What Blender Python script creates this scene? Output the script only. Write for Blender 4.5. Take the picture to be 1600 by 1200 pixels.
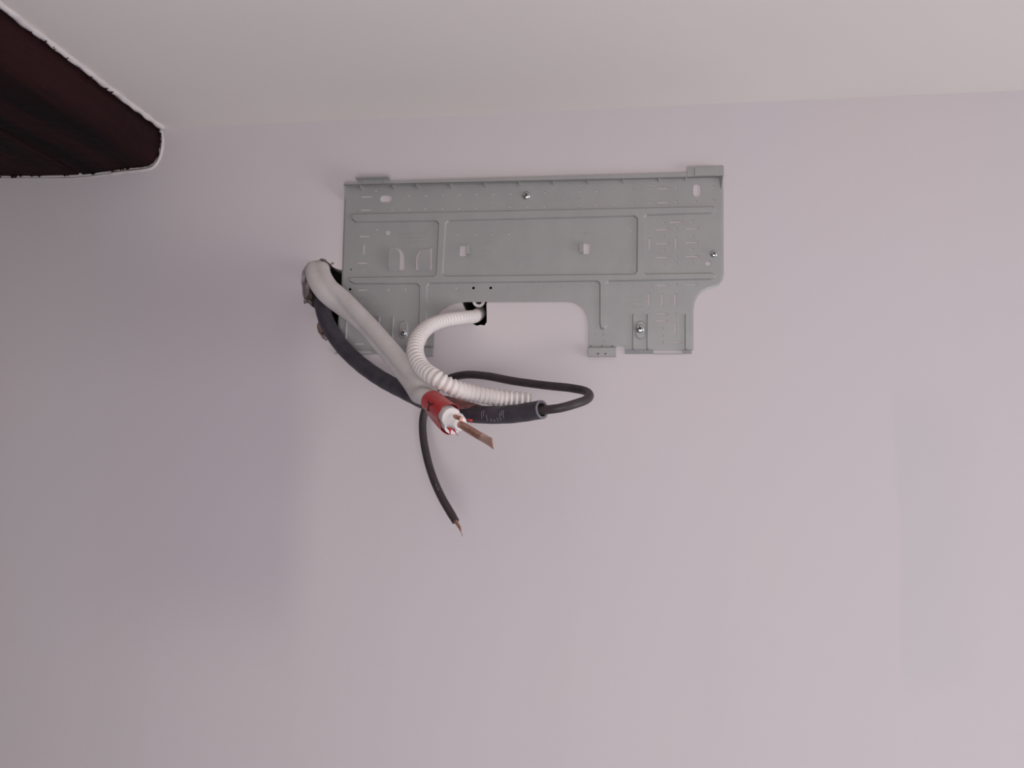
import bpy, bmesh, math, random
from mathutils import Vector, Matrix, noise
from mathutils.geometry import tessellate_polygon

# ------------------------------------------------------------------ clean
for o in list(bpy.data.objects):
    bpy.data.objects.remove(o)
S = bpy.context.scene
COL = S.collection
random.seed(7)

# ------------------------------------------------------------------ camera
CAM_R = Vector((0.988064, 0.152327, 0.022916))
CAM_U = Vector((-0.003674, -0.125423, 0.992097))
CAM_W = Vector((-0.153998, 0.980339, 0.123367))
FOCAL_PX = 1387.91
cd = bpy.data.cameras.new('camera')
cam = bpy.data.objects.new('camera', cd)
COL.objects.link(cam)
cd.sensor_fit = 'HORIZONTAL'
cd.sensor_width = 36.0
cd.lens = FOCAL_PX / 1600.0 * 36.0
cd.clip_start = 0.02
cam.matrix_world = Matrix((
    (CAM_R.x, CAM_U.x, -CAM_W.x, 0.0),
    (CAM_R.y, CAM_U.y, -CAM_W.y, -1.25),
    (CAM_R.z, CAM_U.z, -CAM_W.z, 1.75),
    (0, 0, 0, 1)))
S.camera = cam

# ------------------------------------------------------------------ world, lights, exposure
wd = bpy.data.worlds.new('world')
S.world = wd
wd.use_nodes = True
bg = wd.node_tree.nodes['Background']
bg.inputs['Color'].default_value = (0.75, 0.85, 1.0, 1)
bg.inputs['Strength'].default_value = 0.6

def area_light(name, loc, size, sizey, power, color, direction):
    l = bpy.data.lights.new(name, 'AREA')
    l.shape = 'RECTANGLE'
    l.size = size
    l.size_y = sizey
    l.energy = power
    l.color = color
    o = bpy.data.objects.new(name, l)
    o.location = loc
    o.rotation_euler = Vector(direction).to_track_quat('-Z', 'Z').to_euler()
    COL.objects.link(o)
    return o

# daylight coming in at the window opposite the bracket wall
WIN = dict(x0=-0.25, x1=0.65, z0=0.70, z1=1.80, y=-2.10)
area_light('window_daylight', ((WIN['x0'] + WIN['x1']) / 2, WIN['y'] + 0.03, (WIN['z0'] + WIN['z1']) / 2),
           WIN['x1'] - WIN['x0'] - 0.1, WIN['z1'] - WIN['z0'] - 0.1, 20.0, (1.0, 0.96, 0.97), (0, 1, 0))
# and at the low glazed opening in the right-hand wall, the stronger of the two
WIN2 = dict(y0=-1.60, y1=-0.25, z0=0.35, z1=1.50, x=3.20)
area_light('side_window_daylight', (WIN2['x'] - 0.03, (WIN2['y0'] + WIN2['y1']) / 2, (WIN2['z0'] + WIN2['z1']) / 2),
           WIN2['y1'] - WIN2['y0'] - 0.1, WIN2['z1'] - WIN2['z0'] - 0.1, 50.0, (0.96, 0.96, 1.0), (-1, 0, 0))

S.view_settings.view_transform = 'Standard'
S.view_settings.look = 'None'
S.view_settings.exposure = 0.0
S.view_settings.gamma = 1.0
S.view_settings.use_curve_mapping = False

CEIL = 2.3159
PLATE_F = 0.0019      # front face of the bracket sheet, metres off the wall
PLATE_B = 0.0010

# ------------------------------------------------------------------ measured outlines (metres on the wall: x, z; cables: x, y, z)
D = {
 'small': [(-0.35888, 2.19111), (-0.33304, 2.19073), (-0.30717, 2.19074), (-0.28165, 2.19075), (-0.25588, 2.19037), (-0.23027, 2.18998), (-0.20482, 2.18979), (-0.154, 2.1898), (-0.10314, 2.18978), (-0.07789, 2.18977), (-0.05197, 2.19032), (-0.02684, 2.19049), (-0.00132, 2.19084), (0.03577, 2.19138), (0.08679, 2.19072), (0.08669, 2.17058), (0.06265, 2.17033), (0.03577, 2.17055), (-0.00034, 2.17102), (-0.02617, 2.17025), (-0.05197, 2.16984), (-0.07757, 2.16961), (-0.10314, 2.16957), (-0.15419, 2.16947), (-0.17928, 2.1694), (-0.38463, 2.1706), (-0.35848, 2.17028), (-0.33289, 2.17016), (-0.30706, 2.16984), (-0.28119, 2.16971), (-0.25568, 2.16959), (-0.23031, 2.16947), (-0.20491, 2.16935), (-0.41082, 2.20057), (-0.28188, 2.12948), (-0.25586, 2.12889), (-0.23079, 2.12909), (-0.20509, 2.12869), (-0.18719, 2.08075), (-0.02738, 2.12969), (-0.02658, 2.08883), (-0.28205, 2.04855), (-0.25642, 2.0484), (-0.23076, 2.04825), (-0.4445, 2.04895), (-0.38509, 2.04778), (-0.35924, 2.04783), (-0.40705, 2.0273), (0.01745, 2.1401), (0.05812, 2.14039), (-0.0011, 2.12963), (0.03542, 2.13026), (0.01749, 2.11942), (0.05807, 2.11982), (0.01753, 2.09958), (0.05803, 2.0997), (-0.00095, 2.08873), (0.03542, 2.08898), (0.01756, 2.07907), (0.03542, 2.07968), (0.05799, 2.07947), (-0.00116, 2.04871), (0.03542, 2.04913), (-0.10333, 2.04824), (-0.04766, 2.04805), (-0.02633, 2.04831), (0.03401, 2.00741), (0.01578, 1.98687), (0.01581, 1.97692), (0.01583, 1.96671), (-0.40681, 2.14026)],
 'tiny': [(-0.44357, 2.19144), (-0.44405, 2.17144), (-0.40655, 2.1712), (-0.44473, 2.13025), (-0.40637, 2.12997), (-0.40593, 2.11065), (-0.44423, 2.08973), (-0.40735, 2.08868), (-0.44434, 2.07951), (-0.4252, 2.07919), (-0.40693, 2.07888), (-0.40715, 2.04768), (-0.3067, 2.04964), (-0.20432, 2.04828), (-0.17974, 2.04833), (-0.15325, 2.04854), (-0.12784, 2.04819), (-0.07781, 1.97839), (-0.06694, 1.97871), (-0.06594, 1.96913)],
 'big': [(-0.3891, 2.1349, 0.00396), (0.08008, 2.07926, 0.00414)],
 'hslot': [(-0.43312, -0.41583, 2.19167), (-0.43418, -0.41692, 2.17093), (-0.43411, -0.41711, 2.13001), (-0.43481, -0.41747, 2.08882), (-0.4329, -0.41802, 2.04772), (-0.43355, -0.41829, 1.96582), (0.00821, 0.0263, 2.19083), (0.00827, 0.02632, 2.17014), (0.02626, 0.04526, 2.14039), (0.00702, 0.02681, 2.13014), (0.04829, 0.06699, 2.13029), (0.00708, 0.02683, 2.1095), (0.04827, 0.06693, 2.10994), (0.0075, 0.02649, 2.08914), (0.0486, 0.06722, 2.08967), (0.00815, 0.026, 2.04846), (0.04873, 0.0664, 2.04882), (0.00649, 0.02471, 2.0072), (0.00652, 0.02472, 1.9973), (0.02538, 0.04371, 1.96665)],
 'vslot': [(-0.42578, 2.10119, 2.11796), (-0.42606, 2.02109, 2.03566), (-0.44445, 2.031, 2.03977), (-0.00192, 2.10053, 2.11836), (0.03488, 2.09979, 2.11847), (-0.00251, 2.01832, 2.03725), (0.01597, 2.01813, 2.03702), (0.03401, 2.01795, 2.0368), (0.03402, 1.97783, 1.99644)],
 'oblong': [(-0.39488, 2.1876, 0.0092, 0.0055), (0.06484, 2.18669, 0.0055, 0.0098)],
 'hooks': [[(-0.27886, 2.1129), (-0.26825, 2.09624)], [(-0.09636, 2.11239), (-0.08685, 2.09562)]],
 'outline': [(-0.45792, 2.20625), (0.09886, 2.2041), (0.09862, 2.06348), (0.09709, 2.05616), (0.09312, 2.05071), (0.08696, 2.04759), (0.07642, 2.04452), (0.06848, 2.04004), (0.0623, 2.03278), (0.05831, 2.02366), (0.05653, 2.01178), (0.05668, 1.95544), (-0.03523, 1.95537), (-0.03573, 1.96205), (-0.04829, 1.96181), (-0.04846, 1.96025), (-0.08729, 1.95981), (-0.08741, 1.99176), (-0.0895, 2.0057), (-0.09418, 2.01504), (-0.10113, 2.02163), (-0.10852, 2.02517), (-0.11865, 2.02668), (-0.26287, 2.02758), (-0.27812, 2.02708), (-0.29141, 2.0234), (-0.3027, 2.01654), (-0.31005, 2.00658), (-0.31325, 1.99326), (-0.3133, 1.96147), (-0.35468, 1.96063), (-0.35545, 1.9556), (-0.45828, 1.95563), (-0.45856, 2.00198), (-0.45576, 2.04675)],
 'lip_r': [(-0.03523, 1.95537), (0.05668, 1.95544)],
 'lip_l': [(-0.45828, 1.95563), (-0.35545, 1.9556)],
 'tab_r': [(-0.08729, 1.95981), (-0.04846, 1.96025)],
 'tab_l': [(-0.35468, 1.96063), (-0.3133, 1.96147)],
 'gap_r': (0.00399, 0.04519),
 'gap_l': (-0.44141, -0.40602),
 'rim_r': [(0.09886, 2.2041), (0.09862, 2.06348), (0.09709, 2.05616), (0.09312, 2.05071), (0.08696, 2.04759), (0.07642, 2.04452), (0.06848, 2.04004), (0.0623, 2.03278), (0.05831, 2.02366), (0.05653, 2.01178), (0.05668, 1.95544)],
 'rim_l': [(-0.45828, 1.95563), (-0.45856, 2.00198), (-0.45576, 2.04675), (-0.45792, 2.20625)],
 'rib_out': [(-0.4474, 2.16564), (0.08842, 2.16255), (0.09105, 2.15732), (0.08926, 2.15316), (0.08482, 2.15094), (-0.00615, 2.15071), (-0.00886, 2.14776), (-0.00851, 2.06889), (-0.00625, 2.06606), (0.08618, 2.06598), (0.09055, 2.06177), (0.08877, 2.05766), (0.08349, 2.05544), (-0.05952, 2.05475), (-0.06177, 2.05197), (-0.06091, 1.99066), (-0.0634, 1.98606), (-0.06791, 1.98471), (-0.07111, 1.98796), (-0.07218, 1.99444), (-0.07278, 2.05026), (-0.07501, 2.05422), (-0.07867, 2.05502), (-0.32236, 2.05515), (-0.32515, 2.05182), (-0.32326, 1.95818), (-0.33672, 1.95821), (-0.33803, 2.05103), (-0.34176, 2.05465), (-0.43726, 2.05608), (-0.44593, 2.06031), (-0.44728, 2.06768), (-0.31697, 2.06733), (-0.31368, 2.06998), (-0.31249, 2.14584), (-0.31593, 2.14965), (-0.43969, 2.15118), (-0.44696, 2.15615)],
 'rib_holes': [[(-0.29646, 2.14955), (-0.02386, 2.14966), (-0.02038, 2.14616), (-0.0205, 2.06909), (-0.02337, 2.06615), (-0.29861, 2.06734), (-0.3022, 2.07077), (-0.30023, 2.14602)]],
 'dcut_l': [(-0.38755, 2.10929), (-0.38419, 2.11187), (-0.37532, 2.11198), (-0.36828, 2.10841), (-0.3641, 2.10197), (-0.36261, 2.09413), (-0.36214, 2.07707), (-0.38672, 2.07747)],
 'dtong_l': [(-0.38604, 2.10877), (-0.37617, 2.10857), (-0.37112, 2.10553), (-0.36894, 2.10011), (-0.3687, 2.09424), (-0.36873, 2.08253), (-0.38546, 2.08282)],
 'droot_l': [(-0.38546, 2.08282), (-0.36873, 2.08253), (-0.36944, 2.07573), (-0.38518, 2.07599)],
 'dcut_r': [(-0.32061, 2.11037), (-0.31971, 2.07637), (-0.34453, 2.07678), (-0.3451, 2.09185), (-0.34347, 2.10059), (-0.33881, 2.10684), (-0.3321, 2.11011)],
 'dtong_r': [(-0.32295, 2.10769), (-0.32233, 2.08174), (-0.34034, 2.08205), (-0.34089, 2.09178), (-0.3395, 2.09905), (-0.33579, 2.10434), (-0.33004, 2.10715)],
 'droot_r': [(-0.34034, 2.08205), (-0.32281, 2.08175), (-0.32306, 2.07497), (-0.33911, 2.07523)],
 'bead': [(-0.02421, 1.95562, 2.00792), (-0.00411, 1.95557, 2.00774), (0.04873, 1.95546, 2.00728), (-0.37621, 1.9564, 2.00762), (-0.39742, 1.95645, 2.00779), (-0.44762, 1.95656, 2.00578)],
 'screws': [(-0.18117, 2.18648), (0.08763, 2.093), (-0.35875, 1.98214), (-0.01482, 1.98626)],
 'ovals': [(-0.01394, 1.98439, 0.0072, 0.0135), (-0.35958, 1.98687, 0.0072, 0.0135)],
 'top': [(-0.45741, 2.20624), (0.09886, 2.2041)],
 'gusset': [-0.43271, -0.38222, -0.34553, -0.29448, -0.24307, -0.19133, -0.14114, -0.09062, -0.03979, 0.01134, 0.04928],
 'ltab': (-0.43553, -0.38733),
 'rtab': (0.05108, 0.10156),
 'tabz': (2.21289, 2.22037),
 'pipe': [(-0.5181, 0.1, 2.1251), (-0.5071, 0.045, 2.1028), (-0.5004, 0.008, 2.0849), (-0.4865, -0.02, 2.0628), (-0.4674, -0.036, 2.0403), (-0.4352, -0.052, 2.0155), (-0.3931, -0.08, 1.9817), (-0.3483, -0.113, 1.9392), (-0.305, -0.152, 1.8968), (-0.2702, -0.192, 1.8649), (-0.2455, -0.222, 1.846), (-0.2272, -0.243, 1.833)],
 'copper_big': [(-0.2329, -0.225, 1.8367), (-0.2148, -0.247, 1.8279), (-0.195, -0.262, 1.8171), (-0.183, -0.27, 1.811), (-0.1762, -0.275, 1.8075), (-0.1692, -0.281, 1.803)],
 'copper_small': [(-0.2307, -0.232, 1.8407), (-0.2229, -0.246, 1.8376), (-0.2147, -0.252, 1.8349)],
 'conduit': [(-0.5317, 0.1, 2.0709), (-0.5106, 0.045, 2.0486), (-0.4865, -0.004, 2.0236), (-0.4708, -0.018, 1.9935), (-0.4466, -0.026, 1.9614), (-0.4111, -0.044, 1.9313), (-0.3695, -0.068, 1.9052), (-0.3308, -0.092, 1.8864), (-0.2853, -0.122, 1.8662), (-0.2423, -0.148, 1.8531), (-0.2054, -0.163, 1.848), (-0.1672, -0.18, 1.8476), (-0.1279, -0.206, 1.8508)],
 'cable': [(-0.1715, -0.178, 1.8461), (-0.1499, -0.191, 1.8479), (-0.1262, -0.207, 1.85), (-0.1052, -0.212, 1.8523), (-0.0856, -0.203, 1.8591), (-0.0754, -0.188, 1.8654), (-0.0736, -0.17, 1.8725), (-0.0806, -0.15, 1.8799), (-0.0995, -0.136, 1.8852), (-0.1357, -0.12, 1.8907), (-0.1804, -0.102, 1.8987), (-0.2172, -0.09, 1.9066), (-0.2456, -0.08, 1.9097), (-0.2672, -0.07, 1.9075), (-0.2833, -0.062, 1.9009), (-0.2973, -0.055, 1.8892), (-0.3075, -0.052, 1.8716), (-0.312, -0.053, 1.8509), (-0.3098, -0.058, 1.8283), (-0.3023, -0.066, 1.8016), (-0.2908, -0.076, 1.7737), (-0.2746, -0.088, 1.7458), (-0.2505, -0.102, 1.7132)],
 'strands': [[(-0.2523, -0.102, 1.7164), (-0.2494, -0.103, 1.7116), (-0.2443, -0.106, 1.7044), (-0.2412, -0.108, 1.6996), (-0.2393, -0.11, 1.6949)], [(-0.2513, -0.103, 1.7165), (-0.2477, -0.105, 1.7117), (-0.2424, -0.109, 1.7054), (-0.2412, -0.11, 1.7005), (-0.2407, -0.11, 1.6981)], [(-0.2532, -0.102, 1.7164), (-0.2496, -0.104, 1.7112), (-0.2463, -0.105, 1.7064), (-0.2434, -0.106, 1.702)]],
 'hose': [(-0.2628, 0.09, 2.0324), (-0.2548, 0.035, 2.0179), (-0.254, -0.002, 2.006), (-0.2646, -0.036, 1.9973), (-0.2829, -0.072, 1.9861), (-0.2951, -0.108, 1.9703), (-0.2994, -0.142, 1.9486), (-0.2951, -0.168, 1.9258), (-0.2813, -0.186, 1.9043), (-0.2573, -0.205, 1.8878), (-0.2374, -0.2, 1.8775), (-0.2158, -0.18, 1.8725), (-0.1874, -0.158, 1.87), (-0.149, -0.148, 1.8673)],
 'stub': [(-0.2603, 0.1, 2.0602), (-0.2545, 0.04, 2.0416), (-0.2492, 0.004, 2.0301)],
 'hole1': [(-0.43767, 2.08075), (-0.46198, 2.07967), (-0.4678, 2.08125), (-0.4743, 2.08432), (-0.47722, 2.08833), (-0.47985, 2.09036), (-0.48352, 2.0929), (-0.48572, 2.09642), (-0.4898, 2.09699), (-0.49391, 2.09806), (-0.49683, 2.09563), (-0.50489, 2.09428), (-0.51341, 2.09195), (-0.51768, 2.08606), (-0.52189, 2.07917), (-0.52293, 2.07025), (-0.52354, 2.06282), (-0.52155, 2.05438), (-0.52061, 2.04646), (-0.51927, 2.04053), (-0.51699, 2.03606), (-0.51777, 2.03164), (-0.516, 2.02719), (-0.51259, 2.02962), (-0.5095, 2.0286), (-0.5042, 2.02413), (-0.499, 2.02113), (-0.49458, 2.01375), (-0.49205, 2.00395), (-0.49421, 1.99713), (-0.49443, 1.99177), (-0.49204, 1.98445), (-0.48622, 1.97859), (-0.48244, 1.97323), (-0.47833, 1.97128), (-0.47263, 1.97707), (-0.46596, 1.98334), (-0.44474, 1.99776), (-0.43417, 2.02684), (-0.43254, 2.05612)],
 'hole1b': [(-0.43949, 2.07684), (-0.46184, 2.07671), (-0.47415, 2.08135), (-0.4797, 2.08739), (-0.48552, 2.09244), (-0.49665, 2.09215), (-0.5077, 2.08986), (-0.5143, 2.08004), (-0.51304, 2.06614), (-0.51387, 2.05329), (-0.50984, 2.04436), (-0.51093, 2.03649), (-0.50555, 2.03053), (-0.49817, 2.02456), (-0.4916, 2.0147), (-0.48697, 2.00293), (-0.48055, 1.99509), (-0.46924, 1.98918), (-0.44986, 2.00071), (-0.43915, 2.02689), (-0.43553, 2.05616)],
 'hole2': [(-0.27314, 2.02612), (-0.26908, 2.01844), (-0.26596, 2.00983), (-0.2599, 1.99837), (-0.25505, 1.99501), (-0.25023, 1.99261), (-0.24458, 1.994), (-0.23886, 1.99301), (-0.23569, 1.9982), (-0.23605, 2.01147), (-0.2369, 2.02574), (-0.22582, 2.03704), (-0.22446, 2.05802), (-0.23804, 2.06781), (-0.26189, 2.06625), (-0.27111, 2.05389), (-0.27643, 2.03956)],
 'brickchip': (-0.4894, 0.004, 1.991),
 'flap': [[(-0.2572, -0.206, 1.8681), (-0.242, -0.206, 1.8663), (-0.2247, -0.205, 1.8622), (-0.2108, -0.203, 1.8586), (-0.2003, -0.2, 1.8555)], [(-0.2458, -0.222, 1.8529), (-0.2337, -0.22, 1.8517), (-0.224, -0.214, 1.8501), (-0.2159, -0.208, 1.8519), (-0.2076, -0.203, 1.8545)]],
 'tails': [[(-0.2325, -0.252, 1.8255), (-0.2257, -0.252, 1.8245), (-0.2277, -0.252, 1.8171)], [(-0.2267, -0.254, 1.8239), (-0.2222, -0.254, 1.8233), (-0.217, -0.256, 1.8144)], [(-0.2148, -0.23, 1.8372), (-0.2056, -0.23, 1.8362), (-0.2078, -0.23, 1.832)]],
 'ink': [([(0.35, -0.25), (0.5, -0.2), (0.62, -0.35)], 0.0009), ([(0.48, -0.25), (0.46, -0.05), (0.45, 0.1)], 0.0009), ([(0.48, 0.22)], 0.0021)],
 'scuffs': [(0.859, -0.6, 0.3), (0.864, -0.7, 0.0), (0.871, -0.2, 0.5), (0.88, 0.2, 0.55), (0.888, 0.3, 0.6), (0.896, 0.1, 0.5), (0.903, -0.4, 0.45), (0.908, -0.6, -0.1), (0.913, -0.7, 0.2)],
 'stamps': [(-0.13688, 2.17854, -0.12658, 2.17872), (-0.12192, 2.17955, -0.1005, 2.18036), (-0.11555, 2.12758, -0.10257, 2.12775), (-0.0961, 2.1276, -0.0841, 2.1278), (-0.37321, 2.13306, -0.32804, 2.13299), (-0.37295, 2.12666, -0.33562, 2.12631), (-0.37269, 2.12027, -0.32758, 2.12027), (-0.24341, 2.11506, -0.22918, 2.11861), (-0.24792, 2.10549, -0.23066, 2.10226), (-0.03308, 2.03252, -0.01239, 2.03274), (-0.03303, 2.02556, -0.01056, 2.02578), (-0.03298, 2.01862, -0.01053, 2.01886)],
}


# ------------------------------------------------------------------ materials
def mat(name, color, rough=0.6, metal=0.0, spec=0.5):
    m = bpy.data.materials.new(name)
    m.use_nodes = True
    b = m.node_tree.nodes['Principled BSDF']
    b.inputs['Base Color'].default_value = (*color, 1)
    b.inputs['Roughness'].default_value = rough
    b.inputs['Metallic'].default_value = metal
    b.inputs['Specular IOR Level'].default_value = spec
    return m

def nodes(m):
    return m.node_tree.nodes, m.node_tree.links, m.node_tree.nodes['Principled BSDF']

def noisy(m, c2, scale, stretch=(1, 1, 1), lo=0.4, hi=0.6, bump=0.0, bscale=300.0, bdist=0.0005, detail=4.0, rough2=None):
    """mix the base colour with c2 through noise in object space, add a fine bump"""
    N, L, b = nodes(m)
    c1 = tuple(b.inputs['Base Color'].default_value)
    tc = N.new('ShaderNodeTexCoord')
    mp = N.new('ShaderNodeMapping')
    mp.inputs['Scale'].default_value = stretch
    L.new(tc.outputs['Object'], mp.inputs['Vector'])
    no = N.new('ShaderNodeTexNoise')
    no.inputs['Scale'].default_value = scale
    no.inputs['Detail'].default_value = detail
    L.new(mp.outputs['Vector'], no.inputs['Vector'])
    mr = N.new('ShaderNodeMapRange')
    mr.inputs['From Min'].default_value = lo
    mr.inputs['From Max'].default_value = hi
    L.new(no.outputs['Fac'], mr.inputs['Value'])
    mx = N.new('ShaderNodeMix')
    mx.data_type = 'RGBA'
    mx.inputs['A'].default_value = c1
    mx.inputs['B'].default_value = (*c2, 1)
    L.new(mr.outputs['Result'], mx.inputs['Factor'])
    L.new(mx.outputs['Result'], b.inputs['Base Color'])
    if bump:
        n2 = N.new('ShaderNodeTexNoise')
        n2.inputs['Scale'].default_value = bscale
        n2.inputs['Detail'].default_value = 3.0
        L.new(mp.outputs['Vector'], n2.inputs['Vector'])
        bp = N.new('ShaderNodeBump')
        bp.inputs['Strength'].default_value = bump
        bp.inputs['Distance'].default_value = bdist
        L.new(n2.outputs['Fac'], bp.inputs['Height'])
        L.new(bp.outputs['Normal'], b.inputs['Normal'])
    return m

M = {}
M['wall'] = mat('wall_paint', (0.640, 0.575, 0.590), 0.9, 0, 0.2)
M['ceiling'] = noisy(mat('ceiling_paint', (0.80, 0.745, 0.70), 0.9, 0, 0.2), (0.78, 0.72, 0.68), 2.5, bump=0.15, bscale=160)
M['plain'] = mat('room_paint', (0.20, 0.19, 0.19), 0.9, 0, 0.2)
M['floor'] = noisy(mat('floor_concrete', (0.27, 0.30, 0.37), 0.8), (0.23, 0.26, 0.33), 4.0)
M['steel'] = noisy(mat('galvanised_steel', (0.385, 0.375, 0.370), 0.5, 0.35), (0.365, 0.355, 0.352), 25.0, bump=0.05, bscale=500)
M['stamp'] = mat('stamped_steel', (0.325, 0.317, 0.313), 0.6, 0.3)
M['screw'] = mat('zinc_screw', (0.55, 0.55, 0.56), 0.28, 0.95)
M['dark'] = mat('recess_shade', (0.02, 0.018, 0.02), 0.8)  # near-black, stands for the shade inside recesses and wall holes
M['foam'] = noisy(mat('white_insulation', (0.70, 0.655, 0.64), 0.65, 0, 0.3), (0.64, 0.59, 0.58), 30.0, bump=0.1, bscale=200)
M['foamcore'] = mat('foam_core', (0.86, 0.80, 0.80), 0.8, 0, 0.2)
M['tape'] = noisy(mat('red_tape', (0.52, 0.035, 0.035), 0.35), (0.42, 0.022, 0.026), 40.0)
M['tapeback'] = noisy(mat('dark_tape', (0.20, 0.035, 0.032), 0.45), (0.07, 0.018, 0.018), 60.0)  # darker, mottled red-brown than the wrapped tape
M['coppertip'] = mat('bright_copper', (0.62, 0.40, 0.34), 0.42, 0.6)
M['ink'] = mat('marker_ink', (0.03, 0.008, 0.01), 0.6)
M['copper'] = noisy(mat('copper', (0.52, 0.29, 0.23), 0.38, 0.75), (0.42, 0.22, 0.17), 80.0)
M['copperdark'] = mat('copper_inside', (0.10, 0.05, 0.04), 0.6, 0.3)
M['conduit'] = noisy(mat('grey_conduit', (0.064, 0.054, 0.068), 0.5, 0, 0.4), (0.046, 0.039, 0.050), 60.0)
M['conduitrim'] = mat('conduit_cut_edge', (0.16, 0.155, 0.175), 0.6)
M['scuff'] = mat('pale_scuff', (0.30, 0.28, 0.31), 0.7)
M['cable'] = noisy(mat('black_rubber', (0.040, 0.030, 0.034), 0.5, 0, 0.4), (0.052, 0.038, 0.040), 90.0)
M['hose'] = noisy(mat('white_drain_hose', (0.72, 0.66, 0.635), 0.5, 0, 0.4), (0.68, 0.62, 0.60), 20.0)
M['brick'] = noisy(mat('brick', (0.22, 0.115, 0.085), 0.95), (0.14, 0.075, 0.06), 90.0, bump=0.6, bscale=150, bdist=0.002)
M['masonry'] = noisy(mat('masonry', (0.10, 0.07, 0.06), 0.95), (0.06, 0.045, 0.042), 30.0, bump=0.6, bscale=60, bdist=0.004)
M['plaster'] = noisy(mat('raw_plaster', (0.24, 0.195, 0.19), 0.95), (0.13, 0.105, 0.10), 90.0, bump=0.6, bscale=200, bdist=0.002)
M['wood'] = noisy(mat('dark_timber', (0.026, 0.0080, 0.0082), 0.75, 0, 0.1), (0.0075, 0.0040, 0.0050), 14.0, (1.6, 0.16, 1.6), 0.35, 0.65, bump=0.7, bscale=40, bdist=0.003, detail=8)
M['filler'] = noisy(mat('filler', (0.66, 0.60, 0.585), 0.85), (0.58, 0.53, 0.52), 30.0)
M['frame'] = mat('white_frame', (0.7, 0.7, 0.7), 0.4)

def wall_paint():
    """off-white paint with a faint joint band, a left band that is partly painted shade and cooler, mottled patches"""
    m = M['wall']
    N, L, b = nodes(m)
    tc = N.new('ShaderNodeTexCoord')
    sep = N.new('ShaderNodeSeparateXYZ')
    L.new(tc.outputs['Object'], sep.inputs['Vector'])
    def math_(op, a, c=None, v=None):
        n = N.new('ShaderNodeMath')
        n.operation = op
        for i, x in enumerate((a, c)):
            if x is None:
                continue
            if isinstance(x, (int, float)):
                n.inputs[i].default_value = x
            else:
                L.new(x, n.inputs[i])
        return n.outputs[0]
    def ramp(val, a, c, lo=0.0, hi=1.0):
        n = N.new('ShaderNodeMapRange')
        n.interpolation_type = 'SMOOTHSTEP'
        for k, v in (('From Min', a), ('From Max', c), ('To Min', lo), ('To Max', hi)):
            n.inputs[k].default_value = v
        L.new(val, n.inputs['Value'])
        return n.outputs['Result']
    def nse(scale, stretch, detail=3.0):
        mp = N.new('ShaderNodeMapping')
        mp.inputs['Scale'].default_value = stretch
        L.new(tc.outputs['Object'], mp.inputs['Vector'])
        n = N.new('ShaderNodeTexNoise')
        n.inputs['Scale'].default_value = scale
        n.inputs['Detail'].default_value = detail
        L.new(mp.outputs['Vector'], n.inputs['Vector'])
        return n.outputs['Fac']
    wob = math_('MULTIPLY', math_('SUBTRACT', nse(3.0, (0.3, 1, 1)), 0.5), 0.05)
    x = math_('ADD', sep.outputs['X'], wob)
    z = sep.outputs['Z']
    # right-hand joint band: crisp left edge, fading to the right, low on the wall
    band_r = math_('MULTIPLY', math_('MULTIPLY', ramp(x, 0.316, 0.328), ramp(x, 0.36, 0.50, 1.0, 0.0)),
                   math_('MULTIPLY', ramp(z, 1.47, 1.56), ramp(z, 1.82, 1.98, 1.0, 0.0)))
    # left-hand band: part joint, part wall shading put into the colour
    band_l_shade = math_('MULTIPLY', math_('MULTIPLY', ramp(x, -1.0, -0.62), ramp(x, -0.54, -0.46, 1.0, 0.0)),
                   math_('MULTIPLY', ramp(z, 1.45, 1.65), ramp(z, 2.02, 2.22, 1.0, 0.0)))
    patch = ramp(nse(2.3, (1.0, 1.0, 0.6)), 0.40, 0.66)
    streak = ramp(nse(7.0, (1.0, 1.0, 0.12)), 0.45, 0.70)
    def mixc(prev, fac, col):
        mx = N.new('ShaderNodeMix')
        mx.data_type = 'RGBA'
        if isinstance(prev, tuple):
            mx.inputs['A'].default_value = (*prev, 1)
        else:
            L.new(prev, mx.inputs['A'])
        mx.inputs['B'].default_value = (*col, 1)
        L.new(fac, mx.inputs['Factor'])
        return mx.outputs['Result']
    c = mixc((0.640, 0.578, 0.588), math_('MULTIPLY', patch, 0.5), (0.615, 0.575, 0.610))
    c = mixc(c, math_('MULTIPLY', streak, 0.3), (0.60, 0.555, 0.565))
    c = mixc(c, math_('MULTIPLY', band_r, 0.6), (0.585, 0.555, 0.575))
    c = mixc(c, math_('MULTIPLY', band_l_shade, 0.85), (0.545, 0.490, 0.525))
    L.new(c, b.inputs['Base Color'])
    n2 = N.new('ShaderNodeTexNoise')
    n2.inputs['Scale'].default_value = 170.0
    L.new(tc.outputs['Object'], n2.inputs['Vector'])
    bp = N.new('ShaderNodeBump')
    bp.inputs['Strength'].default_value = 0.12
    bp.inputs['Distance'].default_value = 0.0006
    L.new(n2.outputs['Fac'], bp.inputs['Height'])
    L.new(bp.outputs['Normal'], b.inputs['Normal'])
wall_paint()

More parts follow.
